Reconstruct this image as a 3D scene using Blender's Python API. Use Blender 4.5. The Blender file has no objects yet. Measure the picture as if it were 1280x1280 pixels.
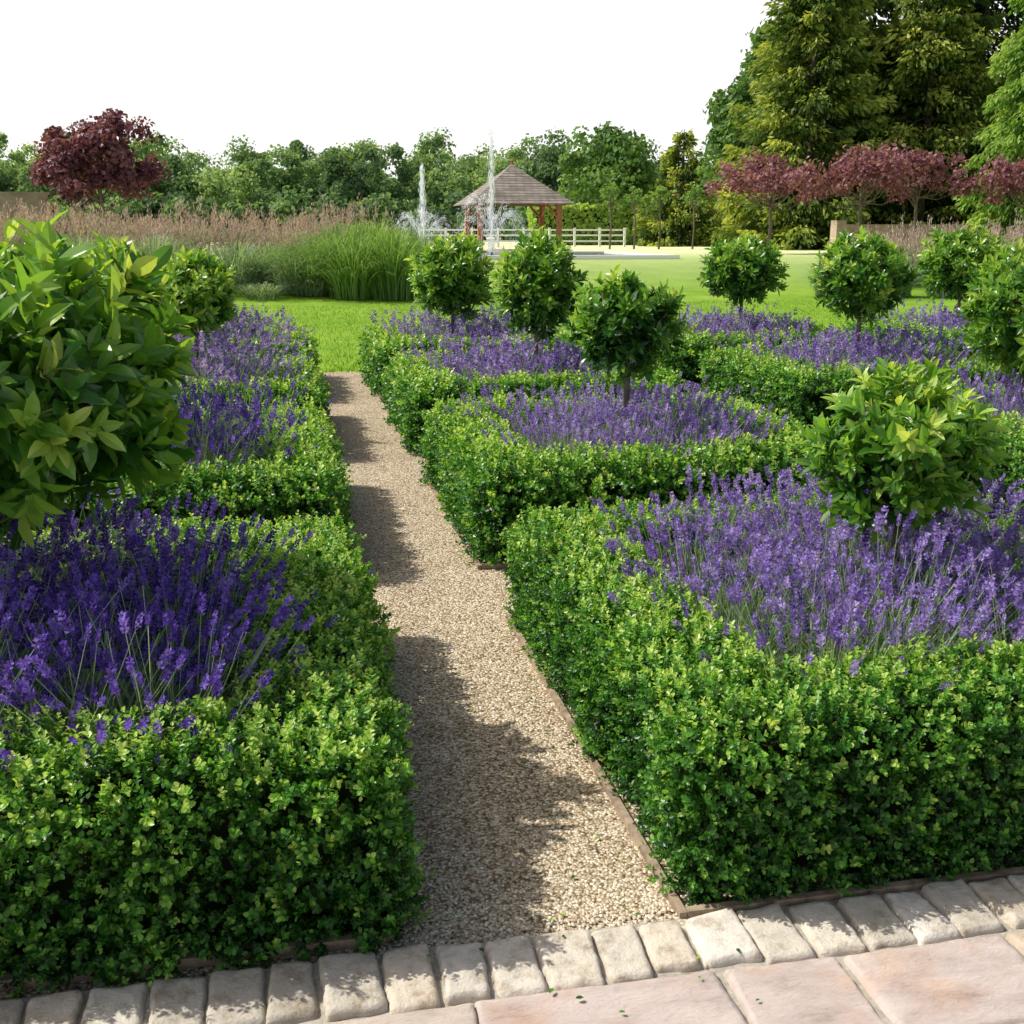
import bpy, math, numpy as np
rng=np.random.default_rng(7)
SUNV=np.array([-0.88,0.38,1.12]); SUNV/=np.linalg.norm(SUNV)

# ---------------------------------------------------------------- mesh builder
class MB:
    def __init__(s): s.v=[];s.f=[];s.t=[];s.m=[];s.n=0
    def raw(s,v,f,t=.5,m=0):
        v=np.asarray(v,np.float32).reshape(-1,3); f=np.asarray(f,np.int32).reshape(-1,4)
        t=np.broadcast_to(np.asarray(t,np.float32),(len(v),))
        s.v.append(v);s.f.append(f+s.n);s.t.append(t);s.m.append(np.full(len(f),m,np.int32));s.n+=len(v)
    def inst(s,T,R,P,S,tint,m=0):
        tv,tf,tt=T; N=len(P)
        if N==0: return
        S=np.asarray(S,np.float32)
        if S.ndim==0: S=np.full((N,3),S)
        if S.ndim==1: S=np.repeat(S[:,None],3,1)
        v=tv[None]*S[:,None,:]
        v=np.einsum('nij,nkj->nki',R,v)+P[:,None,:]
        f=tf[None]+(np.arange(N)*len(tv))[:,None,None]
        t=tt[None]+np.asarray(tint).reshape(-1,1)
        s.raw(v.reshape(-1,3),f.reshape(-1,4),t.reshape(-1),m)
    def tube(s,pts,rad,sides=6,tint=.5,m=0):
        pts=np.asarray(pts,float);rad=np.asarray(rad,float);k=len(pts)
        d=np.gradient(pts,axis=0);d/=np.linalg.norm(d,axis=1)[:,None]+1e-9
        ref=np.array([1,0,0.]) if abs(d[0][0])<.8 else np.array([0,1,0.])
        a=np.cross(d,ref);a/=np.linalg.norm(a,axis=1)[:,None];b=np.cross(d,a)
        ang=np.linspace(0,2*np.pi,sides,endpoint=False)
        v=pts[:,None]+rad[:,None,None]*(np.cos(ang)[None,:,None]*a[:,None]+np.sin(ang)[None,:,None]*b[:,None])
        i=np.arange(k-1)[:,None]*sides;j=np.arange(sides)[None];j2=(j+1)%sides
        f=np.stack([i+j,i+j2,i+sides+j2,i+sides+j],-1)
        s.raw(v,f,tint,m)
    def box(s,lo,hi,tint=.5,m=0):
        x0,y0,z0=lo;x1,y1,z1=hi
        v=np.array([[x0,y0,z0],[x1,y0,z0],[x1,y1,z0],[x0,y1,z0],[x0,y0,z1],[x1,y0,z1],[x1,y1,z1],[x0,y1,z1]],float)
        s.raw(v,[[0,3,2,1],[4,5,6,7],[0,1,5,4],[1,2,6,5],[2,3,7,6],[3,0,4,7]],tint,m)
    def build(s,name,mats,parent=None,smooth=False):
        v=np.concatenate(s.v);f=np.concatenate(s.f);t=np.concatenate(s.t);mi=np.concatenate(s.m)
        me=bpy.data.meshes.new(name);me.vertices.add(len(v));me.vertices.foreach_set('co',v.ravel())
        me.loops.add(f.size);me.loops.foreach_set('vertex_index',f.ravel())
        me.polygons.add(len(f));me.polygons.foreach_set('loop_start',np.arange(len(f),dtype=np.int32)*4)
        me.polygons.foreach_set('material_index',mi)
        me.polygons.foreach_set('use_smooth',np.full(len(f),smooth))
        at=me.attributes.new('tint','FLOAT','POINT');at.data.foreach_set('value',t.astype(np.float32))
        for m in mats: me.materials.append(m)
        me.update(calc_edges=True)
        ob=bpy.data.objects.new(name,me);bpy.context.scene.collection.objects.link(ob)
        if parent: ob.parent=parent
        return ob

def frames(d,roll=None):
    d=d/(np.linalg.norm(d,axis=1)[:,None]+1e-9);N=len(d)
    r=rng.normal(size=(N,3)) if roll is None else roll
    x=np.cross(d,r);x/=np.linalg.norm(x,axis=1)[:,None]+1e-9
    z=np.cross(x,d)
    return np.stack([x,d,z],-1)
def unit(N):
    d=rng.normal(size=(N,3));return d/np.linalg.norm(d,axis=1)[:,None]
def lump(p,sc,seed=0):
    r=np.random.default_rng(seed);o=0
    for k in range(5):
        w=r.normal(size=3)*sc*(1+k*.5);o=o+np.sin(p@w+r.uniform(0,6.28))/(1+k*.4)
    return o/3.0

# ---------------------------------------------------------------- templates
LEAF4=(np.array([[0,0,0],[-.28,.5,.08],[0,1,-.02],[.28,.5,.08]]),np.array([[0,1,2,3]]),np.zeros(4))
BOXN=(np.array([[0,0,0],[-.30,.38,.10],[-.22,.8,.08],[0,1,-.03],[.22,.8,.08],[.30,.38,.10]]),np.array([[0,1,2,3],[0,3,4,5]]),np.zeros(6))
BOXF=(np.array([[0,0,0],[-.36,.55,.10],[0,1,-.03],[.36,.55,.10]]),np.array([[0,1,2,3]]),np.zeros(4))
def bayleaf():
    ys=np.array([0,.22,.5,.78,1.]);w=np.array([.02,.14,.20,.14,.01]);zc=-.25*(ys-.4)**2
    mid=np.stack([0*ys,ys,zc],1);L=np.stack([-w,ys,zc+w*.35],1);R=np.stack([w,ys,zc+w*.35],1)
    v=np.concatenate([mid,L,R]);f=[]
    for i in range(4): f+= [[i,i+1,6+i,5+i],[i,10+i,11+i,i+1]]
    return v,np.array(f),np.zeros(len(v))
BAYL=bayleaf()
def compose(T,R,P,S,tints):
    mb=MB();mb.inst(T,R,P,S,tints)
    return np.concatenate(mb.v).astype(float),np.concatenate(mb.f),np.concatenate(mb.t)
def sprig(T,nl,stem,llen,spread,tipt=.25,width=1.0):
    i=np.arange(nl);s=i/(nl-1)
    ang=i*2.4+rng.uniform(0,6)
    sp=spread*(1-.45*s)
    d=np.stack([np.cos(ang)*np.sin(sp),np.cos(sp),np.sin(ang)*np.sin(sp)],1)
    d+=rng.normal(size=d.shape)*.18
    P=np.stack([rng.normal(size=nl)*.03*stem,s*stem,rng.normal(size=nl)*.03*stem],1)
    up=np.tile(np.array([[0,1.,0]]),(nl,1))
    x=np.cross(d,up);x/=np.linalg.norm(x,axis=1)[:,None]+1e-9;dd=d/np.linalg.norm(d,axis=1)[:,None]
    R=np.stack([x,dd,np.cross(x,dd)],-1)
    S=llen*rng.uniform(.7,1.15,nl)*(1-.25*s)
    S=np.stack([S*width,S,S],1)
    return compose(T,R,P,S,tipt*(s-.3)+rng.uniform(-.12,.12,nl))
BOXS_N=[sprig(BOXN,10,.045,.020,1.25,.45,1.1) for _ in range(5)]
BOXS_F=[sprig(BOXF,9,.045,.021,1.25,.45,1.05) for _ in range(5)]
BAYS=[sprig(BAYL,9,.07,.085,1.2,.34) for _ in range(5)]
def spike(rings,pet,size):
    P=[];D=[]
    for k in range(rings):
        for j in range(pet):
            a=j*6.283/pet+k*.8;y=k/(rings-1)*.85
            if k==1: y*=.7
            P.append([.03*math.cos(a),y,.03*math.sin(a)]);D.append([math.cos(a),.8,math.sin(a)])
    P=np.array(P);D=np.array(D);n=len(P)
    rr=1-.5*np.abs(P[:,1]-.35)
    return compose(LEAF4,frames(D),P,np.stack([size*1.6*rr,size*rr,size*rr],1),rng.uniform(-.25,.25,n))
SPK_N=[spike(6,4,.25) for _ in range(4)]
SPK_F=[spike(4,3,.36) for _ in range(3)]
def ribbon(curve=0.,seg=2):
    y=np.linspace(0,1,seg+1);w=np.linspace(.5,.25,seg+1);z=curve*y**2
    v=np.concatenate([np.stack([-w,y,z],1),np.stack([w,y,z],1)]);n=seg+1
    return v,np.array([[i,i+n,i+n+1,i+1] for i in range(seg)]),np.zeros(2*n)
RIB=ribbon()
QUAD=(np.array([[-.5,-.35,0],[.3,-.5,0.12],[.5,.4,0],[-.25,.5,.12]]),np.array([[0,1,2,3]]),np.zeros(4))

# ---------------------------------------------------------------- materials
def newmat(name):
    m=bpy.data.materials.new(name);m.use_nodes=True;nt=m.node_tree;nt.nodes.clear()
    out=nt.nodes.new('ShaderNodeOutputMaterial');return m,nt,out
def ramp(nt,src,stops,interp='LINEAR'):
    r=nt.nodes.new('ShaderNodeValToRGB');r.color_ramp.interpolation=interp
    e=r.color_ramp.elements
    while len(e)<len(stops): e.new(.5)
    for el,(p,c) in zip(e,stops): el.position=p;el.color=(*c,1)
    nt.links.new(src,r.inputs[0]);return r.outputs[0]
def leafmat(name,stops,rough=.5,spec=.35,trans=.35,tcol=1.6):
    m,nt,out=newmat(name)
    a=nt.nodes.new('ShaderNodeAttribute');a.attribute_name='tint'
    col=ramp(nt,a.outputs['Fac'],stops)
    p=nt.nodes.new('ShaderNodeBsdfPrincipled');nt.links.new(col,p.inputs['Base Color'])
    p.inputs['Roughness'].default_value=rough;p.inputs['Specular IOR Level'].default_value=spec
    t=nt.nodes.new('ShaderNodeBsdfTranslucent')
    mx=nt.nodes.new('ShaderNodeMix');mx.data_type='RGBA';mx.blend_type='MULTIPLY';mx.inputs[0].default_value=1
    nt.links.new(col,mx.inputs[6]);mx.inputs[7].default_value=(tcol*1.1,tcol,tcol*.45,1)
    nt.links.new(mx.outputs[2],t.inputs[0])
    ms=nt.nodes.new('ShaderNodeMixShader');ms.inputs[0].default_value=trans
    nt.links.new(p.outputs[0],ms.inputs[1]);nt.links.new(t.outputs[0],ms.inputs[2]);nt.links.new(ms.outputs[0],out.inputs[0])
    return m
def surf(name,build,rough=.8,spec=.3):
    m,nt,out=newmat(name);p=nt.nodes.new('ShaderNodeBsdfPrincipled')
    p.inputs['Roughness'].default_value=rough;p.inputs['Specular IOR Level'].default_value=spec
    build(nt,p);nt.links.new(p.outputs[0],out.inputs[0]);return m
def coords(nt): return nt.nodes.new('ShaderNodeTexCoord').outputs['Object']
def noise(nt,vec,sc,det=4,rough=.6):
    n=nt.nodes.new('ShaderNodeTexNoise');n.inputs['Scale'].default_value=sc;n.inputs['Detail'].default_value=det
    n.inputs['Roughness'].default_value=rough
    nt.links.new(vec,n.inputs['Vector']);return n.outputs['Fac']
def bump(nt,p,h,st,dist):
    b=nt.nodes.new('ShaderNodeBump');b.inputs['Strength'].default_value=st;b.inputs['Distance'].default_value=dist
    nt.links.new(h,b.inputs['Height']);nt.links.new(b.outputs[0],p.inputs['Normal'])
def mixc(nt,a,b,fac,mode='MIX'):
    mx=nt.nodes.new('ShaderNodeMix');mx.data_type='RGBA';mx.blend_type=mode
    if isinstance(fac,float): mx.inputs[0].default_value=fac
    else: nt.links.new(fac,mx.inputs[0])
    for s,i in((a,6),(b,7)):
        if isinstance(s,tuple): mx.inputs[i].default_value=(*s,1)
        else: nt.links.new(s,mx.inputs[i])
    return mx.outputs[2]
def attr(nt):
    a=nt.nodes.new('ShaderNodeAttribute');a.attribute_name='tint';return a.outputs['Fac']

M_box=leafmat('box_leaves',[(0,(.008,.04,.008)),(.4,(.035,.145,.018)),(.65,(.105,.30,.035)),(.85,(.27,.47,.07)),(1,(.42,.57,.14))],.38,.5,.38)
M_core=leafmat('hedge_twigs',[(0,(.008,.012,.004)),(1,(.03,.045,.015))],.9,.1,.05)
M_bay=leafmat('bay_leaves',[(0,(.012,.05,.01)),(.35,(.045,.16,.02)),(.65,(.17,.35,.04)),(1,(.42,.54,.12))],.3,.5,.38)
M_bark=surf('bark',lambda nt,p:(nt.links.new(ramp(nt,noise(nt,coords(nt),14),[(.3,(.07,.055,.04)),(.7,(.2,.17,.125))]),p.inputs['Base Color']),bump(nt,p,noise(nt,coords(nt),40),.6,.01)),.9)
M_lavleaf=leafmat('lavender_stems',[(0,(.08,.13,.07)),(.5,(.19,.31,.17)),(1,(.40,.52,.36))],.6,.2,.3,1.3)
M_lavD=leafmat('lavender_flowers_deep',[(0,(.035,.018,.18)),(.5,(.11,.055,.44)),(1,(.27,.19,.72))],.6,.2,.3,1.3)
M_lavL=leafmat('lavender_flowers_pale',[(0,(.09,.055,.29)),(.5,(.24,.16,.58)),(1,(.48,.39,.86))],.6,.2,.35,1.3)
M_wood=leafmat('broadleaf_foliage',[(0,(.025,.06,.02)),(.5,(.09,.19,.05)),(1,(.24,.37,.10))],.6,.2,.35)
M_far=leafmat('hazed_woodland_foliage',[(0,(.06,.11,.07)),(.5,(.15,.26,.12)),(1,(.34,.47,.20))],.7,.1,.38)  # paler, bluer greens: distance haze mixed into the leaf colour
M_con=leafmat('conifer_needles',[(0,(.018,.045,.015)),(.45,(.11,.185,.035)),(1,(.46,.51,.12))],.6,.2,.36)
M_conb=leafmat('cypress_foliage',[(0,(.03,.09,.02)),(.5,(.15,.29,.05)),(1,(.36,.5,.12))],.6,.2,.38)
M_plum=leafmat('plum_leaves',[(0,(.04,.014,.03)),(.5,(.16,.055,.09)),(1,(.38,.19,.22))],.5,.3,.35,1.2)
M_grassG=leafmat('miscanthus_blades',[(0,(.04,.10,.02)),(.5,(.14,.27,.06)),(1,(.32,.48,.16))],.5,.3,.35)
M_grassB=leafmat('bluish_grass_blades',[(0,(.08,.13,.07)),(.5,(.2,.31,.19)),(1,(.4,.5,.35))],.5,.3,.35)
M_plume=leafmat('grass_plumes',[(0,(.30,.21,.23)),(.5,(.52,.40,.42)),(1,(.72,.62,.60))],.8,.1,.4,.9)
M_turf=leafmat('turf_blades',[(0,(.10,.22,.02)),(.5,(.19,.36,.035)),(1,(.33,.5,.07))],.6,.2,.35)

def b_lawn(nt,p):
    c=coords(nt)
    a=ramp(nt,noise(nt,c,.25,3),[(.35,(.16,.31,.03)),(.65,(.23,.37,.05))])
    b=ramp(nt,noise(nt,c,35,3),[(.3,(.6,.65,.55)),(.7,(1.25,1.2,1.1))])
    col=mixc(nt,a,b,1.0,'MULTIPLY')
    q=ramp(nt,noise(nt,c,1.1,5,.7),[(.35,(.78,.82,.7)),(.65,(1.15,1.1,1.05))])
    col=mixc(nt,col,q,1.0,'MULTIPLY')
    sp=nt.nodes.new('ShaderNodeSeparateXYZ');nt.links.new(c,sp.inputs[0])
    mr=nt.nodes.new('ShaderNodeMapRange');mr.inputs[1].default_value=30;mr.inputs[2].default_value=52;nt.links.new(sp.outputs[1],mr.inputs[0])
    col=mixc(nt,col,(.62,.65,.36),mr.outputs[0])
    nt.links.new(col,p.inputs['Base Color']);bump(nt,p,noise(nt,c,60),.5,.02)
M_lawn=surf('lawn_grass',b_lawn,.9,.1)
def b_gravel(nt,p):
    c=coords(nt)
    v=nt.nodes.new('ShaderNodeTexVoronoi');v.inputs['Scale'].default_value=100;nt.links.new(c,v.inputs['Vector'])
    sp=nt.nodes.new('ShaderNodeSeparateColor');nt.links.new(v.outputs['Color'],sp.inputs[0])
    a=ramp(nt,sp.outputs[0],[(0,(.20,.145,.08)),(.3,(.45,.35,.22)),(.6,(.60,.49,.34)),(.85,(.72,.63,.48)),(1,(.82,.77,.67))])
    d=ramp(nt,v.outputs['Distance'],[(.35,(1,1,1)),(.75,(.32,.29,.25))])
    col=mixc(nt,a,d,1.0,'MULTIPLY')
    w=ramp(nt,noise(nt,c,3),[(.3,(.85,.83,.8)),(.7,(1.1,1.1,1.1))])
    nt.links.new(mixc(nt,col,w,1.0,'MULTIPLY'),p.inputs['Base Color'])
    iv=nt.nodes.new('ShaderNodeMath');iv.operation='SUBTRACT';iv.inputs[0].default_value=1;nt.links.new(v.outputs['Distance'],iv.inputs[1])
    bump(nt,p,iv.outputs[0],1.0,.006)
M_gravel=surf('gravel',b_gravel,.85)
M_peb=surf('pebbles',lambda nt,p:nt.links.new(ramp(nt,attr(nt),[(0,(.2,.15,.09)),(.5,(.54,.44,.31)),(1,(.8,.74,.63))]),p.inputs['Base Color']),.7)
def b_cob(nt,p):
    c=coords(nt)
    a=ramp(nt,attr(nt),[(0,(.46,.41,.34)),(.4,(.64,.59,.51)),(.7,(.60,.52,.42)),(1,(.72,.69,.64))])
    n=ramp(nt,noise(nt,c,18,6,.7),[(.3,(.58,.51,.42)),(.5,(1,1,1)),(.7,(1.12,1.11,1.1))])
    nt.links.new(mixc(nt,a,n,1.0,'MULTIPLY'),p.inputs['Base Color']);bump(nt,p,noise(nt,c,70,6,.7),.9,.008)
M_cob=surf('sandstone_setts',b_cob,.8)
def b_flag(nt,p):
    c=coords(nt)
    a=ramp(nt,attr(nt),[(0,(.60,.51,.47)),(.3,(.62,.54,.51)),(.5,(.64,.53,.41)),(.7,(.62,.58,.53)),(.85,(.60,.52,.50)),(1,(.63,.55,.47))])
    mp=nt.nodes.new('ShaderNodeMapping');mp.inputs['Scale'].default_value=(1,2.6,1);mp.inputs['Rotation'].default_value=(0,0,.5);nt.links.new(c,mp.inputs[0])
    n=ramp(nt,noise(nt,mp.outputs[0],5,8,.7),[(.3,(.66,.60,.56)),(.42,(.90,.87,.86)),(.55,(1.03,1.01,1)),(.7,(1.15,1.13,1.1))])
    st=ramp(nt,noise(nt,c,3.2,5,.7),[(.34,(.98,.84,.72)),(.5,(1,1,1))])
    col=mixc(nt,mixc(nt,a,n,1.0,'MULTIPLY'),st,1.0,'MULTIPLY')
    nt.links.new(col,p.inputs['Base Color']);bump(nt,p,noise(nt,mp.outputs[0],22,8,.75),.9,.012)
M_flag=surf('sandstone_flags',b_flag,.75)
M_mortar=surf('mortar',lambda nt,p:(nt.links.new(ramp(nt,noise(nt,coords(nt),60),[(.3,(.28,.25,.2)),(.7,(.45,.42,.36))]),p.inputs['Base Color']),bump(nt,p,noise(nt,coords(nt),90),.8,.004)),.95)
M_timb=surf('weathered_timber',lambda nt,p:nt.links.new(ramp(nt,noise(nt,coords(nt),25),[(.3,(.17,.12,.08)),(.7,(.42,.33,.24))]),p.inputs['Base Color']),.85)
M_oak=surf('oak_posts',lambda nt,p:nt.links.new(ramp(nt,noise(nt,coords(nt),8),[(.3,(.26,.10,.05)),(.7,(.38,.17,.08))]),p.inputs['Base Color']),.7)
def b_brick(nt,p,c1,c2,mo,sc=1.0):
    c=coords(nt);sp=nt.nodes.new('ShaderNodeSeparateXYZ');nt.links.new(c,sp.inputs[0])
    ad=nt.nodes.new('ShaderNodeMath');nt.links.new(sp.outputs[0],ad.inputs[0]);nt.links.new(sp.outputs[1],ad.inputs[1])
    cb=nt.nodes.new('ShaderNodeCombineXYZ');nt.links.new(ad.outputs[0],cb.inputs[0]);nt.links.new(sp.outputs[2],cb.inputs[1])
    b=nt.nodes.new('ShaderNodeTexBrick');b.inputs['Scale'].default_value=sc;b.inputs['Brick Width'].default_value=.22;b.inputs['Row Height'].default_value=.075
    b.inputs['Mortar Size'].default_value=.008
    b.inputs[1].default_value=(*c1,1);b.inputs[2].default_value=(*c2,1);b.inputs[3].default_value=(*mo,1);nt.links.new(cb.outputs[0],b.inputs[0])
    n=ramp(nt,noise(nt,c,1.5,5),[(.3,(.7,.7,.7)),(.7,(1.2,1.2,1.2))])
    nt.links.new(mixc(nt,b.outputs[0],n,1.0,'MULTIPLY'),p.inputs['Base Color'])
M_brick=surf('old_brick',lambda nt,p:b_brick(nt,p,(.20,.15,.12),(.27,.22,.18),(.26,.23,.19)),.9)
M_stone=surf('wall_stone',lambda nt,p:b_brick(nt,p,(.36,.27,.18),(.44,.35,.25),(.3,.27,.22),.6),.9)
M_shin=surf('roof_shingles',lambda nt,p:b_brick(nt,p,(.22,.19,.165),(.32,.28,.24),(.09,.075,.065),.7),.85)
M_white=surf('white_paint',lambda nt,p:setattr(p.inputs['Base Color'],'default_value',(.78,.78,.76,1)),.5)
M_teal=surf('verdigris_copper',lambda nt,p:nt.links.new(ramp(nt,noise(nt,coords(nt),6),[(.3,(.03,.14,.11)),(.7,(.07,.25,.2))]),p.inputs['Base Color']),.5)
def b_water(nt,p):
    p.inputs['Base Color'].default_value=(.04,.08,.08,1);bump(nt,p,noise(nt,coords(nt),4),.3,.05)
M_water=surf('pond_water',b_water,.08,.5)
m,nt,out=newmat('water_spray');d=nt.nodes.new('ShaderNodeBsdfDiffuse');d.inputs[0].default_value=(.93,.96,.98,1)
t=nt.nodes.new('ShaderNodeBsdfTransparent');tl=nt.nodes.new('ShaderNodeBsdfTranslucent');tl.inputs[0].default_value=(.93,.96,.98,1)
m2=nt.nodes.new('ShaderNodeMixShader');nt.links.new(d.outputs[0],m2.inputs[1]);nt.links.new(tl.outputs[0],m2.inputs[2])
ms=nt.nodes.new('ShaderNodeMixShader');ms.inputs[0].default_value=.3
nt.links.new(m2.outputs[0],ms.inputs[1]);nt.links.new(t.outputs[0],ms.inputs[2]);nt.links.new(ms.outputs[0],out.inputs[0]);M_spray=m

# ---------------------------------------------------------------- ground
def gz(y):
    t=np.clip((np.asarray(y,float)-28)/11,0,1);return .8*t*t*(3-2*t)
ys=np.concatenate([[-400,-50,0,10,20,26],np.linspace(28,39,14),[45,60,90,150,400,2500]])
xs=np.array([-2500,-400,-100,-30,0,30,100,400,2500.])
X,Y=np.meshgrid(xs,ys);Z=gz(Y);nx=len(xs)
f=[[r*nx+c,r*nx+c+1,(r+1)*nx+c+1,(r+1)*nx+c] for r in range(len(ys)-1) for c in range(nx-1)]
g=MB();g.raw(np.stack([X,Y,Z-.002],-1),f,.5);g.build('lawn',[M_lawn],smooth=True)
def sheet(name,x0,y0,x1,y1,z,mat):
    g=MB();g.raw([[x0,y0,z],[x1,y0,z],[x1,y1,z],[x0,y1,z]],[[0,1,2,3]],.5);return g.build(name,[mat])
sheet('gravel_path',-8,2.36,12.5,14.15,.006,M_gravel)
sheet('terrace_base',-8,-5,12.5,2.37,.014,M_mortar)

oc=(np.array([[1,0,0],[0,1,0],[-1,0,0],[0,-1,0],[.5,.5,.6],[-.5,.5,.6],[-.5,-.5,.6],[.5,-.5,.6]])*1.0,
    np.array([[0,1,5,4],[1,2,6,5],[2,3,7,6],[3,0,4,7],[4,5,6,7]]),np.zeros(8))
oc[0][4:]*=.9
g=MB();N=19000
yy=2.38+(rng.random(N)**1.9)*6
P=np.stack([rng.uniform(.16,.98,N),yy,np.full(N,.005)],1)
k=rng.random(N)<.04;P[k,0]=rng.uniform(.1,1.0,k.sum());P[k,1]=rng.uniform(2.32,2.42,k.sum());P[k,2]=.012
a=rng.uniform(0,6.28,N);R=np.zeros((N,3,3));R[:,0,0]=np.cos(a);R[:,0,1]=-np.sin(a);R[:,1,0]=np.sin(a);R[:,1,1]=np.cos(a);R[:,2,2]=1
s=rng.uniform(.003,.0062,N)
g.inst(oc,R,P,np.stack([s*rng.uniform(.8,1.3,N),s,s],1),np.clip(rng.normal(.5,.25,N),0,1));g.build('loose_gravel',[M_peb],smooth=True)

# ---------------------------------------------------------------- stones
def stone(mb,x0,y0,x1,y1,h,edge,amp,tint,jit,nx=12,ny=16,tilt=.004):
    u=np.linspace(-1,1,nx);v=np.linspace(-1,1,ny)
    u=np.sign(u)*(1-(1-abs(u))**1.6);v=np.sign(v)*(1-(1-abs(v))**1.6)
    U,V=np.meshgrid(u,v);cx,cy=(x0+x1)/2,(y0+y1)/2;hw,hh=(x1-x0)/2,(y1-y0)/2
    j=rng.uniform(-jit,jit,(4,2))
    ex=(1-abs(U))*hw;ey=(1-abs(V))*hh
    e=np.minimum(ex,ey);e=np.where((ex<edge)&(ey<edge),edge-np.sqrt((edge-np.minimum(ex,edge))**2+(edge-np.minimum(ey,edge))**2),e)
    t=np.clip(e/edge,-.4,1);z=h*(np.sqrt(np.clip(1-(1-t)**2,0,1)))
    PX=cx+U*hw;PY=cy+V*hh
    w=[(1-U)*(1-V)/4,(1+U)*(1-V)/4,(1+U)*(1+V)/4,(1-U)*(1+V)/4]
    for q in range(4): PX=PX+w[q]*j[q,0];PY=PY+w[q]*j[q,1]
    p=np.stack([PX,PY,0*PX],-1)
    nz=lump(p.reshape(-1,3),28,3).reshape(PX.shape)*amp+lump(p.reshape(-1,3),90,5).reshape(PX.shape)*amp*.6
    wob=lump(p.reshape(-1,3),40,9).reshape(PX.shape)*jit*.6
    PX=PX+wob;PY=PY+wob
    Z=np.where(t<=0,0,z+nz*np.clip(t,0,1))+tilt*(U*rng.uniform(-1,1)+V*rng.uniform(-1,1))*(t>0)
    f=[[r*nx+c,r*nx+c+1,(r+1)*nx+c+1,(r+1)*nx+c] for r in range(ny-1) for c in range(nx-1)]
    mb.raw(np.stack([PX,PY,Z],-1),f,tint)
g=MB();x=-4.0
while x<6.5:
    w=rng.uniform(.112,.158);d=rng.uniform(-.008,.008)
    stone(g,x,2.155+d,x+w-.004,2.36+rng.uniform(-.012,.012),.034+rng.uniform(-.003,.004),.013,.0035,rng.random(),.009,16,20,.005);x+=w
g.build('sett_edging',[M_cob],smooth=True)
g=MB();y=2.146;row=0
while y>-2.5:
    hgt=[.30,.44,.30,.56,.42][row%5];x=-5.2-.37*row%.6
    while x<7:
        w=rng.choice([.30,.44,.44,.58]);stone(g,x,y-hgt+.006,x+w-.007,y,.030,.009,.003,rng.random(),.008,24,20,.002);x+=w
    y-=hgt;row+=1
g.build('sandstone_paving',[M_flag],smooth=True)

# ---------------------------------------------------------------- beds
HW=.38
def hedge(cx,cy,hx,hy,h,dens,sc,seed,near):
    BX=BOXS_N if near else BOXS_F
    g=MB()
    def put(P,Nn,tint):
        n=len(P)
        L=lump(P,11,seed);L2=lump(P,26,seed+50);L0=lump(P,4.5,seed+90)
        P=P+Nn*(L0*.025+L*.030+L2*.018+rng.uniform(-.06,.014,n))[:,None]
        d=Nn*.8+np.array([0,0,.4])+rng.normal(size=(n,3))*.55
        t=np.clip(tint+L*.12+L2*.14+rng.normal(0,.16,n),.02,.95)
        which=rng.integers(0,5,n);R=frames(d);S=sc*rng.uniform(.7,1.25,n)
        for k in range(5):
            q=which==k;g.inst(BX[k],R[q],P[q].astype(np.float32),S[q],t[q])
    N=int(4*hx*hy*dens)
    u=rng.uniform(-hx,hx,N);v=rng.uniform(-hy,hy,N);k=(abs(u)>hx-HW)|(abs(v)>hy-HW);u,v=u[k],v[k]
    eo=np.minimum(hx-abs(u),hy-abs(v));ei=np.maximum(abs(u)-(hx-HW),abs(v)-(hy-HW))
    r=.10;e=np.minimum(eo,ei);q=np.clip(e/r,0,1);z=h-r*(1-np.sqrt(1-(1-q)**2))
    Nn=np.stack([np.where((q<1)&(eo<ei)&(hx-abs(u)<hy-abs(v)),np.sign(u),0)*(1-q),np.where((q<1)&(eo<ei)&(hx-abs(u)>=hy-abs(v)),np.sign(v),0)*(1-q),np.ones(len(u))],1)
    Nn/=np.linalg.norm(Nn,axis=1)[:,None]
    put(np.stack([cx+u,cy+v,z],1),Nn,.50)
    n2=len(u)//5;i=rng.integers(0,len(u),n2)
    P=np.stack([cx+u[i],cy+v[i],z[i]+rng.uniform(0,.045,n2)+.03*lump(np.stack([cx+u[i],cy+v[i],0*u[i]],1),4.5,seed+90)],1)
    d=np.array([0,0,1.])+rng.normal(size=(n2,3))*.35
    g.inst(BX[0],frames(d),P.astype(np.float32),sc*rng.uniform(.7,1.2,n2),rng.uniform(.5,.95,n2))
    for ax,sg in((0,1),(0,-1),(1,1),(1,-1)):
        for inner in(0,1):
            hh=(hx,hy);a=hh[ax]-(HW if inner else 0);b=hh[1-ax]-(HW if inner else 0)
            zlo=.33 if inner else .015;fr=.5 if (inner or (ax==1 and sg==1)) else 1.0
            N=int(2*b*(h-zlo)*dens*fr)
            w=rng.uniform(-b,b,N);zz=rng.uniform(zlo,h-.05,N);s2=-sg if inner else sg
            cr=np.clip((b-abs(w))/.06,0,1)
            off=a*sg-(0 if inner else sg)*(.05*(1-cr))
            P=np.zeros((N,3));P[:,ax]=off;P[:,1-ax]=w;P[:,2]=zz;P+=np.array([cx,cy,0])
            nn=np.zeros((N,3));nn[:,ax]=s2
            put(P,nn,.20+.27*(zz/h)**2)  # side leaves tinted darker, most near the base: shade put into colour
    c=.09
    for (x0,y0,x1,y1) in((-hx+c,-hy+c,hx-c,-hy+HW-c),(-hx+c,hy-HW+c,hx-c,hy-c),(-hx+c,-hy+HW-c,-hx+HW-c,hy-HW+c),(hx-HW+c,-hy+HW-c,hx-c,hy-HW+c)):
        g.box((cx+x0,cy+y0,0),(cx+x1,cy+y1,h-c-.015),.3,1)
    return g.build('box_hedge',[M_box,M_core])

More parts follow.
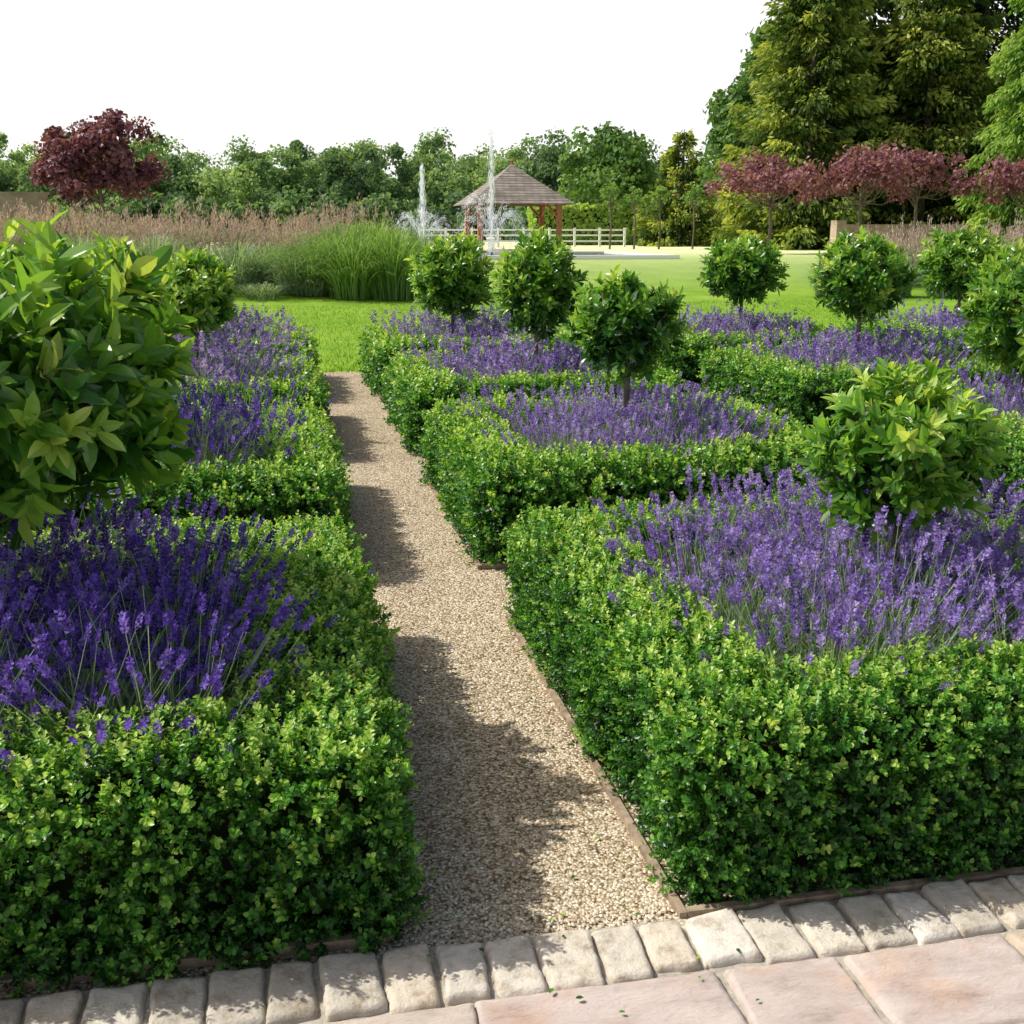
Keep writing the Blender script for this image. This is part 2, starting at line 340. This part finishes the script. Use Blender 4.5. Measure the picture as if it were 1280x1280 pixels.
def lavender(cx,cy,hx,hy,h,nst,near,pale,seed,dens=4):
    g=MB();hx-=HW+.0;hy-=HW+.0
    cl=[]
    for i in range(dens):
        for j in range(dens):
            cl.append([cx-hx+(i+.5)*2*hx/dens+rng.uniform(-.09,.09),cy-hy+(j+.5)*2*hy/dens+rng.uniform(-.09,.09),rng.uniform(.80,1.12)])
    cl=np.array(cl);N=len(cl)*nst;ci=np.repeat(np.arange(len(cl)),nst)
    th=np.sqrt(rng.random(N))*.74;ph=rng.uniform(0,6.283,N)
    d=np.stack([np.sin(th)*np.cos(ph),np.sin(th)*np.sin(ph),np.cos(th)],1)
    B=np.stack([cl[ci,0],cl[ci,1],np.full(N,.12)],1)+d*np.array([.12,.12,.05])
    ln=(h-.14)*cl[ci,2]*rng.uniform(.62,1.12,N)
    mid=B+d*(ln*.55)[:,None];d2=d+rng.normal(size=(N,3))*.15+np.array([.03,-.02,.0]);d2/=np.linalg.norm(d2,axis=1)[:,None]
    tip=mid+d2*(ln*.45)[:,None]
    sw=.0036 if near else .0065
    k=slice(None) if near else slice(None,None,2)
    for a,b in((B,mid),(mid,tip)):
        v=(b-a)[k];l=np.linalg.norm(v,axis=1)
        g.inst(ribbon(0,1),frames(v),a[k].astype(np.float32),np.stack([np.full(len(l),sw),l,l],1),rng.uniform(.4,.95,len(l)),0)
    n3=int(N*.7);i=rng.integers(0,N,n3);l=ln[i]*rng.uniform(.5,.95,n3)
    g.inst(RIB,frames(d[i]+rng.normal(size=(n3,3))*.2),B[i].astype(np.float32),np.stack([np.full(n3,sw*1.3),l,l],1),rng.uniform(.3,1,n3),0)
    T=SPK_N if near else SPK_F
    w=rng.integers(0,len(T),N);S=rng.uniform(.035,.070,N)*(1 if near else 1.2);R=frames(d2)
    fl=rng.random(N)<.84
    tt=np.clip(.5+lump(cl[ci]*1.0,3,seed)*.15+rng.normal(0,.2,N),.02,.98)
    for q in range(len(T)):
        m=(w==q)&fl;g.inst(T[q],R[m],tip[m].astype(np.float32),np.stack([S[m],S[m],S[m]],1),tt[m],1)
    nf=len(cl)*(420 if near else 160);ci=rng.integers(0,len(cl),nf)
    th=np.sqrt(rng.random(nf))*1.2;ph=rng.uniform(0,6.283,nf)
    d=np.stack([np.sin(th)*np.cos(ph),np.sin(th)*np.sin(ph),np.cos(th)],1)
    rr=rng.uniform(.08,.38,nf);B=np.stack([cl[ci,0],cl[ci,1],np.full(nf,.1)],1)+d*rr[:,None]
    l=rng.uniform(.05,.11,nf);g.inst(RIB,frames(d+rng.normal(size=(nf,3))*.3),B.astype(np.float32),np.stack([np.full(nf,.005 if near else .01),l,l],1),rng.uniform(.1,.9,nf),0)
    g.box((cx-hx-.02,cy-hy-.02,0),(cx+hx+.02,cy+hy+.02,.1),.0,2)
    return g.build('lavender_plants',[M_lavleaf,M_lavL if pale else M_lavD,M_core])

def bay_tree(cx,cy,zc,r,nsh,ls,seed,rz=None,lean=0,lumpy=.13,tb=.3):
    g=MB();rz=rz or r
    top=zc+.1*rz
    g.tube([[cx,cy,0],[cx+lean*.3,cy,.3*top],[cx+.01+lean*.6,cy,.7*top],[cx+lean,cy,top]],[.026,.021,.019,.012],8,.5,1)
    for k in range(14):
        d=unit(1)[0];d[2]=abs(d[2])*.8+.1;d/=np.linalg.norm(d)
        b=np.array([cx+lean,cy,zc-.45*rz+rng.uniform(0,.4)*rz]);e=np.array([cx+lean,cy,zc])+d*np.array([r,r,rz])*.8
        mdl=(b+e)/2+rng.normal(size=3)*.03;g.tube([b,mdl,e],[.011,.008,.004],5,.5,1)
    d=unit(nsh);rad=rng.uniform(.3,1.05,nsh)**.55
    lp=1+lumpy*lump(d,3.2,seed)+.09*lump(d,7,seed+1)
    P=np.array([cx+lean,cy,zc])+d*(rad*lp)[:,None]*np.array([r,r,rz])*.93-d*.04
    dd=d*.8+np.array([0,0,.5])+rng.normal(size=(nsh,3))*.35
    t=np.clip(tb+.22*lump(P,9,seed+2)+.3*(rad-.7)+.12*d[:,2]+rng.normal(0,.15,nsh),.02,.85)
    w=rng.integers(0,5,nsh);R=frames(dd);S=ls*rng.uniform(.65,1.2,nsh)
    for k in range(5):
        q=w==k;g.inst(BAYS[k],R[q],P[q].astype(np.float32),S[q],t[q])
    return g.build('bay_tree',[M_bay,M_bark])

rowsY=[3.53,6.58,9.65,12.75]
cols={'a':2.03,'b':5.2,'c':8.3,'l':-.89,'m':-4.1}
H2=1.09
D={0:(2700,1.0),1:(1350,1.4),2:(700,1.85),3:(500,2.2)}
def bed(cx,cy,lod,lavh,pale,seed,h=.5):
    de,sc=D[lod];hy=1.13 if lod==0 else H2
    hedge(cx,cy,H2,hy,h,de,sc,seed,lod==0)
    lavender(cx,cy,H2,hy,lavh,[170,120,85,75][lod],lod<=1,pale,seed)
bed(cols['a'],rowsY[0],0,.70,True,1)
bed(cols['a'],rowsY[1],1,.68,True,2)
bed(cols['a'],rowsY[2],2,.72,True,3)
bed(cols['a'],rowsY[3],3,.75,True,4)
bed(cols['l'],rowsY[0],0,.75,False,5)
bed(cols['l'],rowsY[1],1,.76,False,6)
bed(cols['l'],rowsY[2],2,.85,True,7)
bed(cols['l'],rowsY[3],3,.85,True,8)
for c in 'b':
    bed(cols[c],rowsY[1],1,.7,True,9);bed(cols[c],rowsY[2],2,.72,True,10);bed(cols[c],rowsY[3],3,.72,True,11)
bed(cols['c'],rowsY[2],3,.72,True,12);bed(cols['c'],rowsY[3],3,.72,True,13)
bed(cols['m'],rowsY[2],3,.72,True,14);bed(cols['m'],rowsY[3],3,.72,True,15)

bay_tree(2.10,3.53,.93,.31,340,1.0,21,tb=.44,lumpy=.22)
bay_tree(2.02,6.6,1.14,.36,360,1.0,22,.31,lumpy=.22,tb=.26)
bay_tree(2.12,9.65,1.24,.37,420,1.15,23,.43,lumpy=.2)
bay_tree(1.83,12.75,1.20,.47,440,1.3,24,.44,tb=.42)
bay_tree(-1.10,3.70,1.22,.62,900,1.6,25,.40,lean=.16,lumpy=.26,tb=.34)
bay_tree(-.95,6.5,1.26,.31,330,1.15,26,.36,tb=.38)
bay_tree(-.76,9.65,1.20,.34,340,1.2,27,.32,tb=.46)
bay_tree(-.9,12.75,1.1,.36,300,1.3,28)
bay_tree(4.98,6.9,1.2,.46,430,1.1,29,tb=.42)
bay_tree(5.2,9.7,1.28,.47,460,1.2,30,.38,tb=.34)
bay_tree(5.3,12.75,1.26,.5,420,1.3,31,.38)
bay_tree(8.2,12.8,1.32,.52,420,1.3,32,.42,tb=.38)
bay_tree(8.3,9.7,1.3,.45,300,1.2,33)

g=MB()
for (cx,cy) in((cols['a'],rowsY[0]),(cols['a'],rowsY[1]),(cols['a'],rowsY[2]),(cols['a'],rowsY[3]),(cols['l'],rowsY[0]),(cols['l'],rowsY[1]),(cols['l'],rowsY[2]),(cols['b'],rowsY[1])):
    a=H2+(.02 if cx>0 else -.03);b=1.14 if cy==rowsY[0] else H2
    if cx<0: b-=.05
    g.box((cx-a-.018,cy-b-.02,0),(cx-a+.002,cy+b+.02,.03),.5);g.box((cx+a-.002,cy-b-.02,0),(cx+a+.018,cy+b+.02,.03),.5)
    g.box((cx-a+.004,cy-b-.022,0),(cx+a-.004,cy-b,.033),.5);g.box((cx-a+.004,cy+b,0),(cx+a-.004,cy+b+.022,.033),.5)
g.build('timber_edging',[M_timb])

g=MB();k=9
P=np.array([.33,4.25,.0])+np.stack([rng.normal(0,.015,k),rng.normal(0,.015,k),rng.uniform(.02,.13,k)],1)
g.inst(BOXS_N[1],frames(np.array([.2,0,1.])+rng.normal(size=(k,3))*.6),P.astype(np.float32),rng.uniform(1.2,2,k),rng.uniform(.6,.95,k))
g.tube([[.33,4.25,0],[.34,4.25,.14]],[.002,.001],4,.5);g.build('weed_sprout',[M_box])
g=MB();n=80;P=np.stack([rng.uniform(.15,1.0,n),rng.uniform(2.0,5,n),np.full(n,.014)],1);P[:16,1]=rng.uniform(2.38,2.5,16)
P[:,2]=np.where(P[:,1]<2.37,.04,.014)
R=frames(np.stack([rng.normal(size=n),rng.normal(size=n),np.zeros(n)],1),np.tile([0,0,1.],(n,1)));g.inst(BOXN,R,P.astype(np.float32),rng.uniform(.01,.020,n),rng.uniform(.2,.95,n));g.build('fallen_leaves',[M_box])

g=MB();N=42000
P=np.stack([rng.uniform(-4,13,N),14.1+rng.random(N)**1.5*13,np.zeros(N)],1)
d=np.array([0,0,1.])+rng.normal(size=(N,3))*.4;d[:,2]=abs(d[:,2])
l=rng.uniform(.03,.06,N);g.inst(ribbon(.2,1),frames(d),P.astype(np.float32),np.stack([np.full(N,.012),l,l],1),rng.uniform(.1,.9,N));g.build('lawn_blades',[M_turf])

# ---------------------------------------------------------------- ornamental grasses
def grass(cx,cy,r,h,n,mat,plume=0,name='ornamental_grass',w=.009,zs=1.0):
    g=MB();z0=float(gz(cy));ph=rng.uniform(0,6.283,n);rr=np.sqrt(rng.random(n))
    B=np.stack([cx+np.cos(ph)*rr*r*.5,cy+np.sin(ph)*rr*r*.5,np.full(n,z0)],1)
    H=h*rng.uniform(.45,1.05,n);out=np.stack([np.cos(ph),np.sin(ph),0*ph],1)+rng.normal(size=(n,3))*[.5,.5,0]
    reach=r*(.15+.95*rr)*rng.uniform(.3,1.3,n);sd=np.cross(out,[0,0,1.]);sd/=np.linalg.norm(sd,axis=1)[:,None]
    K=6;s=np.linspace(0,1,K)
    c=B[:,None]+out[:,None]*(reach[:,None]*s**1.8)[...,None]
    c[...,2]+=H[:,None]*(1.35*s-.45*s**3*(1+rr[:,None]*.7))
    ww=(w*np.array([.8,1,.95,.8,.5,.1]))[None,:,None]*sd[:,None]
    v=np.stack([c-ww,c+ww],2)
    base=(np.arange(n)*K*2)[:,None,None];i=np.arange(K-1)[None,:,None]*2
    f=(base+i+np.array([0,1,3,2])).reshape(-1,4)
    t=np.clip(np.repeat(rng.uniform(.05,.75,n),K*2)+np.tile(np.repeat(s*.25,2),n),0,1)
    g.raw(v,f,t)
    if plume:
        k=rng.integers(0,n,plume);P=c[k,-1];P=P+np.stack([rng.normal(0,.15,plume),rng.normal(0,.15,plume),rng.uniform(.0,.45,plume)],1)
        m=16;PP=np.repeat(P,m,0)+np.stack([rng.normal(0,.035,plume*m),rng.normal(0,.035,plume*m),rng.uniform(-.2,.22,plume*m)],1)
        d=np.array([.1,0,1.])+rng.normal(size=(plume*m,3))*.3
        g.inst(LEAF4,frames(d),PP.astype(np.float32),np.stack([rng.uniform(.025,.05,plume*m),rng.uniform(.08,.15,plume*m),np.full(plume*m,.05)],1),rng.uniform(.1,.95,plume*m),1)
    return g.build(name,[mat,M_plume])
for x,y,r,h in((.8,30.5,1.1,1.8),(1.7,29.5,1.2,2.1),(2.7,29.2,1.2,2.2),(2.3,30.8,1.3,2.4),(1.4,31,1.2,2.2),(3.6,30.3,1.0,2.0)):
    grass(x,y,r,h,1000,M_grassG,w=.010)
for i in range(14):
    x=-11.5+i*.92+rng.uniform(-.3,.3);grass(x,31.2+rng.uniform(-.7,.7),1.05,rng.uniform(1.3,1.9),600,M_grassB if i%4 else M_grassG)
for i in range(9):
    x=-9.5+i*1.25+rng.uniform(-.3,.3);grass(x,29.9+rng.uniform(-.3,.3),.8,rng.uniform(.5,.9),380,M_grassB)
for i in range(16):
    x=-14.5+i*1.1+rng.uniform(-.3,.3);grass(x,34.2+rng.uniform(-.9,.9),1.0,rng.uniform(1.35,1.95),340,M_grassB,190)
for i in range(9):
    grass(14.2+i*.95,28.2-.2*i+rng.uniform(-.5,.5),.8,rng.uniform(.9,1.5),420,M_grassB)
for i in range(8):
    grass(17.5+i*1.1,31.2-.2*i+rng.uniform(-.5,.5),.9,rng.uniform(1.5,1.9),350,M_grassB,130)

# ---------------------------------------------------------------- trees
def crown(g,c,R,nsub,per,q,tb,seed,subr=.38,lo=-.6,m=0):
    r=np.random.default_rng(seed);c=np.array(c,float);R=np.array(R,float)
    d=r.normal(size=(nsub,3));d/=np.linalg.norm(d,axis=1)[:,None];d[:,2]=np.where(d[:,2]<lo,-d[:,2],d[:,2])
    C=c+d*R*(r.uniform(.35,.95,nsub))[:,None];sr=subr*r.uniform(.5,1.3,nsub)
    N=nsub*per;i=np.repeat(np.arange(nsub),per);e=r.normal(size=(N,3));e/=np.linalg.norm(e,axis=1)[:,None]
    e[:,2]=np.where(e[:,2]<-.4,-e[:,2],e[:,2])
    P=C[i]+e*(R.mean()*sr[i]*r.uniform(.45,1.15,N))[:,None]
    nn=e+r.normal(size=(N,3))*.7
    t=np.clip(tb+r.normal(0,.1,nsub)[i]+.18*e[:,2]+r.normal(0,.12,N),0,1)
    Rm=frames(nn);Rm=Rm[:,:,[0,2,1]]
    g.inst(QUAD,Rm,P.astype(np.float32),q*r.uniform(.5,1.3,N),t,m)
    return C
def btree(name,x,y,h,R,mat,nsub,per,q,tb,seed,zc=None,Rz=None,trunk=.18,subr=.38):
    g=MB();z0=float(gz(y));Rz=Rz or (h*.38);zc=zc or h-Rz
    C=crown(g,(x,y,z0+zc),(R,R,Rz),nsub,per,q,tb,seed,subr)
    g.tube([[x,y,z0-.1],[x+.05,y,z0+(zc-Rz*.7)*.6],[x,y,z0+zc-.5*Rz],[x,y,z0+zc+.3*Rz]],[trunk*1.2,trunk,trunk*.8,trunk*.3],8,.5,1)
    for k in range(0,len(C),max(1,len(C)//16)):
        b=np.array([x,y,z0+zc-Rz*rng.uniform(.3,.75)]);e=C[k];g.tube([b,(b+e)/2+[0,0,-.1*R],e],[trunk*.4,trunk*.25,trunk*.08],5,.5,1)
    return g.build(name,[mat,M_bark])
g=MB();k=0
for row,(D0,hh) in enumerate(((112,8.8),(124,10.4),(140,12.2))):
    x=-120.
    while x<150:
        y=D0+8+.02*x+rng.uniform(-3,3)-.1*x;h=hh*rng.uniform(.80,1.15);R=rng.uniform(3.0,5.2)
        near=-42<x<52
        tb=rng.uniform(.15,.75)
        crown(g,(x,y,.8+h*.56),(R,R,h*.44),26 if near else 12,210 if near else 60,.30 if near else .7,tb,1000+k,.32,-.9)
        g.tube([[x,y,.6],[x,y,.8+h*.6]],[.35,.15],6,.5,1);k+=1;x+=R*rng.uniform(1.2,1.7)
x=-120.
while x<150:
    for dy in (0,14):
        y=112+dy-.1*x+rng.uniform(-2,2);crown(g,(x,y,2.3+dy*.04),(3.4,2.5,2.3),12,140,.5,rng.uniform(.05,.4),3000+k,.5,-.9);k+=1
    x+=3.4
g.build('distant_woodland',[M_far,M_bark])

btree('purple_plum_tree',-6.9,47.4,5.0,2.5,M_plum,64,190,.16,.42,51,3.1,2.2,.1,subr=.24)
btree('purple_plum_tree',20.2,45.9,4.0,2.5,M_plum,40,75,.15,.6,52,2.7,1.1,.08,subr=.30)
btree('purple_plum_tree',24.4,46.1,4.2,2.7,M_plum,46,75,.15,.6,53,2.9,1.35,.08,subr=.30)
btree('purple_plum_tree',27.9,47.6,4.2,2.3,M_plum,36,75,.15,.5,54,3.0,1.5,.08,subr=.30)
btree('purple_plum_tree',31.6,45,4.4,2.3,M_plum,36,75,.15,.55,55,2.8,1.4,.08,subr=.30)
def conifer(x,y,h,R,n,mat,seed,droop=.35,q=.3,tb=.4,name='conifer_tree',pw=.8,z1=.6):
    r=np.random.default_rng(seed);g=MB();z0=float(gz(y));nb=int(h*17)
    bz=r.uniform(z1,h*.985,nb);ba=r.uniform(0,6.283,nb);bl=(R*(1-bz/h)**pw+.2)*r.uniform(.55,1.3,nb)
    p=bl/bl.sum();i=r.choice(nb,n,p=p);s=r.uniform(.15,1,n)**.6
    wd=.22*bl[i]*(1-s*.65);side=r.normal(0,1,n)*wd
    cx=np.cos(ba[i]);sy=np.sin(ba[i])
    hang=abs(r.normal(0,.32,n))
    P=np.stack([x+cx*s*bl[i]-sy*side,y+sy*s*bl[i]+cx*side,z0+bz[i]-droop*bl[i]*s**1.3+.25*bl[i]*s**3-abs(side)*.3-hang],1)
    d=np.stack([cx-sy*np.sign(side)*.5,sy+cx*np.sign(side)*.5,np.full(n,-.35*droop*3)-hang*1.5],1)+r.normal(size=(n,3))*.4
    t=np.clip(tb+.75*(s-.68)-hang*.5+r.normal(0,.18,nb)[i]+r.normal(0,.1,n),0,1)  # sunlit tips and shaded interior painted through the needle tint
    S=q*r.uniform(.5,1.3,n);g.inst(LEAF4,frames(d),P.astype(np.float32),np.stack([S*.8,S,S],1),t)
    g.tube([[x,y,z0-.1],[x,y,z0+h*.5],[x,y,z0+h*.98]],[.28,.16,.02],7,.5,1)
    for k in range(0,nb,4):
        a=np.array([x,y,z0+bz[k]]);e=a+[math.cos(ba[k])*bl[k]*.9,math.sin(ba[k])*bl[k]*.9,-droop*bl[k]*.8];g.tube([a,(a+e)/2+[0,0,.06*bl[k]],e],[.05,.035,.01],4,.5,1)
    return g.build(name,[mat,M_bark])
conifer(27.6,58.2,17,4.2,34000,M_con,61,.35,.38,.52,pw=.55)
conifer(31.2,61.8,20,5.0,26000,M_con,62,.3,.42,.4,pw=.5)
conifer(34,57.5,21,4.8,36000,M_con,63,.35,.38,.55,pw=.5)
conifer(38.8,60.5,21,5.4,26000,M_con,64,.3,.45,.3,pw=.45)
conifer(35.6,50.2,17,3.0,32000,M_conb,65,.9,.32,.58,'weeping_cypress',.5)
conifer(39.5,49.5,17,3.6,20000,M_conb,66,.9,.4,.45,'weeping_cypress',.5)
conifer(25.3,71.4,7.4,3.0,12000,M_con,67,.25,.34,.55)
btree('broadleaf_tree',28.4,66.5,9.5,3.0,M_wood,40,330,.28,.45,71,5.2,4.3,.25)
btree('broadleaf_tree',31.6,69,14.5,3.8,M_wood,40,330,.32,.45,72,8,6.4,.25)
btree('broadleaf_tree',33.6,63,9,4.2,M_wood,34,260,.33,.25,73,4.5,4.2,.25)
btree('broadleaf_tree',23.5,82,8,4.0,M_wood,30,260,.33,.4,74,4.2,3.4,.25)
btree('broadleaf_tree',38,66,12,5,M_wood,34,260,.36,.2,75,5,5,.25)
btree('broadleaf_tree',44,60,12,5,M_wood,30,260,.36,.2,76,5,5,.25)
btree('broadleaf_tree',-44,95,10,5.5,M_wood,34,260,.36,.35,77,5,4.8,.25)
for i,(x,y) in enumerate(((17.2,59.8),(18.5,59.6),(19.8,59.3),(21.6,59))):
    btree('young_tree',x,y,3.4,.7,M_wood,14,30,.12,.6,80+i,2.5,.8,.05)
def clipped(x0,y0,x1,y1,h,name='clipped_hedge',tb=.55):
    g=MB();z0=float(gz(y0));L=x1-x0
    for (n,f) in ((int(L*h*90),0),(int(L*(y1-y0)*70),1),(int((y1-y0)*h*90),2)):
        u=rng.random(n);v=rng.random(n)
        if f==0: P=np.stack([x0+u*L,np.full(n,y0),z0+v*h],1);nn=np.tile([0,-1.,0],(n,1))
        if f==1: P=np.stack([x0+u*L,y0+v*(y1-y0),np.full(n,z0+h)],1);nn=np.tile([0,0,1.],(n,1))
        if f==2: P=np.stack([np.full(n,x0),y0+u*(y1-y0),z0+v*h],1);nn=np.tile([-1.,0,0],(n,1))
        P=P+nn*(lump(P,1.5,4)*.12+rng.normal(0,.08,n))[:,None]
        R=frames(nn+rng.normal(size=(n,3))*.6)[:,:,[0,2,1]]
        g.inst(QUAD,R,P.astype(np.float32),rng.uniform(.1,.3,n),np.clip(tb+rng.normal(0,.15,n)+.15*(f==1),0,1))
    g.box((x0+.15,y0+.15,z0),(x1-.15,y1-.15,z0+h-.15),.5,1);return g.build(name,[M_conb,M_core])
clipped(17,78,26,79.6,2.6,tb=.85);clipped(26.3,75,46,76.6,2.5,tb=.7)

# ---------------------------------------------------------------- walls
g=MB();g.box((-50,49,.6),(-9.2,49.35,3.15),.5);g.build('brick_wall',[M_brick])
bw=bpy.data.objects['brick_wall']
g=MB()
g.box((-50.05,48.94,3.15),(-9.14,49.41,3.24),.5);g.build('coping',[M_brick],bw)
g=MB();g.box((24.755,48,.6),(30.5,48.4,1.95),.5);g.box((24.757,47.95,1.95),(30.55,48.45,2.03),.5);g.box((24.3,47.9,.6),(24.75,48.5,2.2),.5);g.build('stone_wall',[M_stone])

# ---------------------------------------------------------------- gazebo
gx,gy=10.1,51.0;z0=.8
E=bpy.data.objects.new('gazebo',None);bpy.context.scene.collection.objects.link(E)
g=MB();g.box((gx-2.1,gy-2.1,z0-.1),(gx+2.1,gy+2.1,z0+.12),.5);g.build('base_slab',[M_flag],E)
g=MB();hs=1.75
for sx in(-1,1):
    for sy in(-1,1):
        g.box((gx+sx*hs-.11,gy+sy*hs-.11,z0+.12),(gx+sx*hs+.11,gy+sy*hs+.11,z0+2.1),.5)
        for ax in(0,1):
            p0=np.array([gx+sx*hs,gy+sy*hs,z0+1.5]);p1=p0.copy();p1[ax]-=(sx if ax==0 else sy)*.55;p1[2]=z0+2.06
            g.tube([p0,(p0+p1)/2+[0,0,-.04],p1],[.06,.06,.06],4,.5)
g.build('posts',[M_oak],E)
g=MB()
for s in(-1,1):
    g.box((gx-2,gy+s*hs-.09,z0+2.1),(gx+2,gy+s*hs+.09,z0+2.3),.5);g.box((gx+s*hs-.088,gy-2,z0+2.102),(gx+s*hs+.088,gy+2,z0+2.298),.5)
g.build('beams',[M_oak],E)
g=MB();nc=12
for k in range(nc):
    a=k/nc;b=(k+1)/nc
    prof=lambda t:(2.3*(1-t)**1.08,z0+2.1+1.75*t)
    r0,h0=prof(a);r1,h1=prof(b);r0+=.03;h0-=.01
    for q in range(4):
        an=q*math.pi/2;c,s=math.cos(an),math.sin(an)
        v=np.array([[-r0,-r0,h0],[r0,-r0,h0],[r1,-r1,h1],[-r1,-r1,h1],[-r0,-r0,h0-.03],[r0,-r0,h0-.03]])
        w=v.copy();w[:,0]=gx+v[:,0]*c-v[:,1]*s;w[:,1]=gy+v[:,0]*s+v[:,1]*c
        g.raw(w,[[0,1,2,3],[4,5,1,0]],.5)
g.build('roof',[M_shin],E)
g=MB();g.tube([[gx,gy,z0+3.8],[gx,gy,z0+3.92],[gx,gy,z0+3.97],[gx,gy,z0+4.05]],[.06,.05,.09,.01],8,.5);g.build('finial',[M_oak],E)

# ---------------------------------------------------------------- pond and fountains
sheet('pond',2,38.6,13,46,.86,M_water)
g=MB()
g.box((1.5,38.1,.6),(13.5,38.6,.92));g.box((1.5,46,.6),(13.5,46.5,.92));g.box((1.5,38.603,.6),(2,45.997,.918));g.box((13,38.603,.6),(13.5,45.997,.918));g.build('pond_coping',[M_white])
def fountain(x,y,H,arcs,spread):
    g=MB();z=.86;n=800
    t=rng.random(n)**.8;wd=.05*np.sin(np.clip(t*1.15,0,1)*2.6)
    P=np.stack([x+rng.normal(0,1,n)*(.015+wd),y+rng.normal(0,1,n)*(.015+wd),z+H*t],1)
    g.inst(LEAF4,frames(np.array([0,0,1.])+rng.normal(size=(n,3))*.05),P.astype(np.float32),np.stack([rng.uniform(.025,.05,n),rng.uniform(.1,.3,n),np.full(n,.02)],1),np.zeros(n))
    for k in range(arcs):
        a=k*6.283/arcs+rng.uniform(-.1,.1);hh=H*.42*rng.uniform(.7,1.2);n=230;t=rng.random(n)*2
        rr=spread*t/2;zz=z+hh*(1-(t-1)**2)
        P=np.stack([x+np.cos(a)*rr+rng.normal(0,.02+.05*t,n),y+np.sin(a)*rr+rng.normal(0,.02+.05*t,n),zz+rng.normal(0,.06,n)],1)
        d=np.stack([np.full(n,np.cos(a)*spread/2),np.full(n,np.sin(a)*spread/2),-2*hh*(t-1)],1)+rng.normal(size=(n,3))*.08
        g.inst(LEAF4,frames(d),P.astype(np.float32),np.stack([np.full(n,.034),rng.uniform(.06,.18,n),np.full(n,.02)],1),np.zeros(n))
    n=500;P=np.stack([x+rng.normal(0,.5*spread,n),y+rng.normal(0,.5*spread,n),z+abs(rng.normal(0,.3,n))],1)
    g.inst(LEAF4,frames(unit(n)),P.astype(np.float32),rng.uniform(.03,.08,n),np.zeros(n))
    g.tube([[x,y,z-.05],[x,y,z+.12]],[.06,.04],8,.5,1)
    return g.build('water_fountain',[M_spray,M_teal])
fountain(7.6,42.3,4.3,12,1.5);fountain(5.1,42.8,3.1,10,1.3)
g=MB();g.box((5.3,37.3,.75),(6.1,37.9,1.25));g.box((5.24,37.24,1.25),(6.16,37.96,1.33));g.box((5.34,37.34,1.33),(6.06,37.86,1.36),0)
g.build('garden_planter',[M_teal])
g=MB()
for i in range(9):
    x=8+i*1.6;g.box((x-.06,69-.06,.7),(x+.06,69+.06,1.95))
for z in(1.15,1.5,1.82):
    g.box((8,69-.09,z-.05),(20.8,69-.063,z+.05))
g.build('white_fence',[M_white])

# ---------------------------------------------------------------- light
w=bpy.data.worlds.new('World');bpy.context.scene.world=w;w.use_nodes=True;nt=w.node_tree;nt.nodes.clear()
el=math.asin(SUNV[2]);az=math.atan2(SUNV[0],SUNV[1])
sky=nt.nodes.new('ShaderNodeTexSky');sky.sky_type='NISHITA';sky.sun_disc=False;sky.sun_elevation=el;sky.sun_rotation=az
sky.dust_density=5;sky.air_density=1.0
tc=nt.nodes.new('ShaderNodeTexCoord');sp=nt.nodes.new('ShaderNodeSeparateXYZ');nt.links.new(tc.outputs['Generated'],sp.inputs[0])
mr=nt.nodes.new('ShaderNodeMapRange');mr.inputs[1].default_value=.20;mr.inputs[2].default_value=.45;mr.inputs[3].default_value=1;mr.inputs[4].default_value=0
nt.links.new(sp.outputs[2],mr.inputs[0])
mx=nt.nodes.new('ShaderNodeMix');mx.data_type='RGBA';nt.links.new(mr.outputs[0],mx.inputs[0]);nt.links.new(sky.outputs[0],mx.inputs[6]);mx.inputs[7].default_value=(10.2,10.2,10.2,1)
bg=nt.nodes.new('ShaderNodeBackground');bg.inputs[1].default_value=.11;nt.links.new(mx.outputs[2],bg.inputs[0])
o=nt.nodes.new('ShaderNodeOutputWorld');nt.links.new(bg.outputs[0],o.inputs[0])
from mathutils import Vector
l=bpy.data.lights.new('sun','SUN');l.energy=5.0;l.angle=math.radians(.5);l.color=(1,.96,.87)
lo=bpy.data.objects.new('sun',l);bpy.context.scene.collection.objects.link(lo);lo.rotation_euler=Vector(SUNV).to_track_quat('Z','Y').to_euler()
c=bpy.data.cameras.new('camera');co=bpy.data.objects.new('camera',c);bpy.context.scene.collection.objects.link(co)
c.sensor_width=36;c.lens=36*1400/1280;c.clip_end=5000;c.clip_start=.05
co.location=(0,0,1.7);co.rotation_euler=(math.radians(90-14.04),0,math.radians(-11.2));bpy.context.scene.camera=co
s=bpy.context.scene;s.view_settings.view_transform='Standard';s.view_settings.look='None';s.view_settings.exposure=0
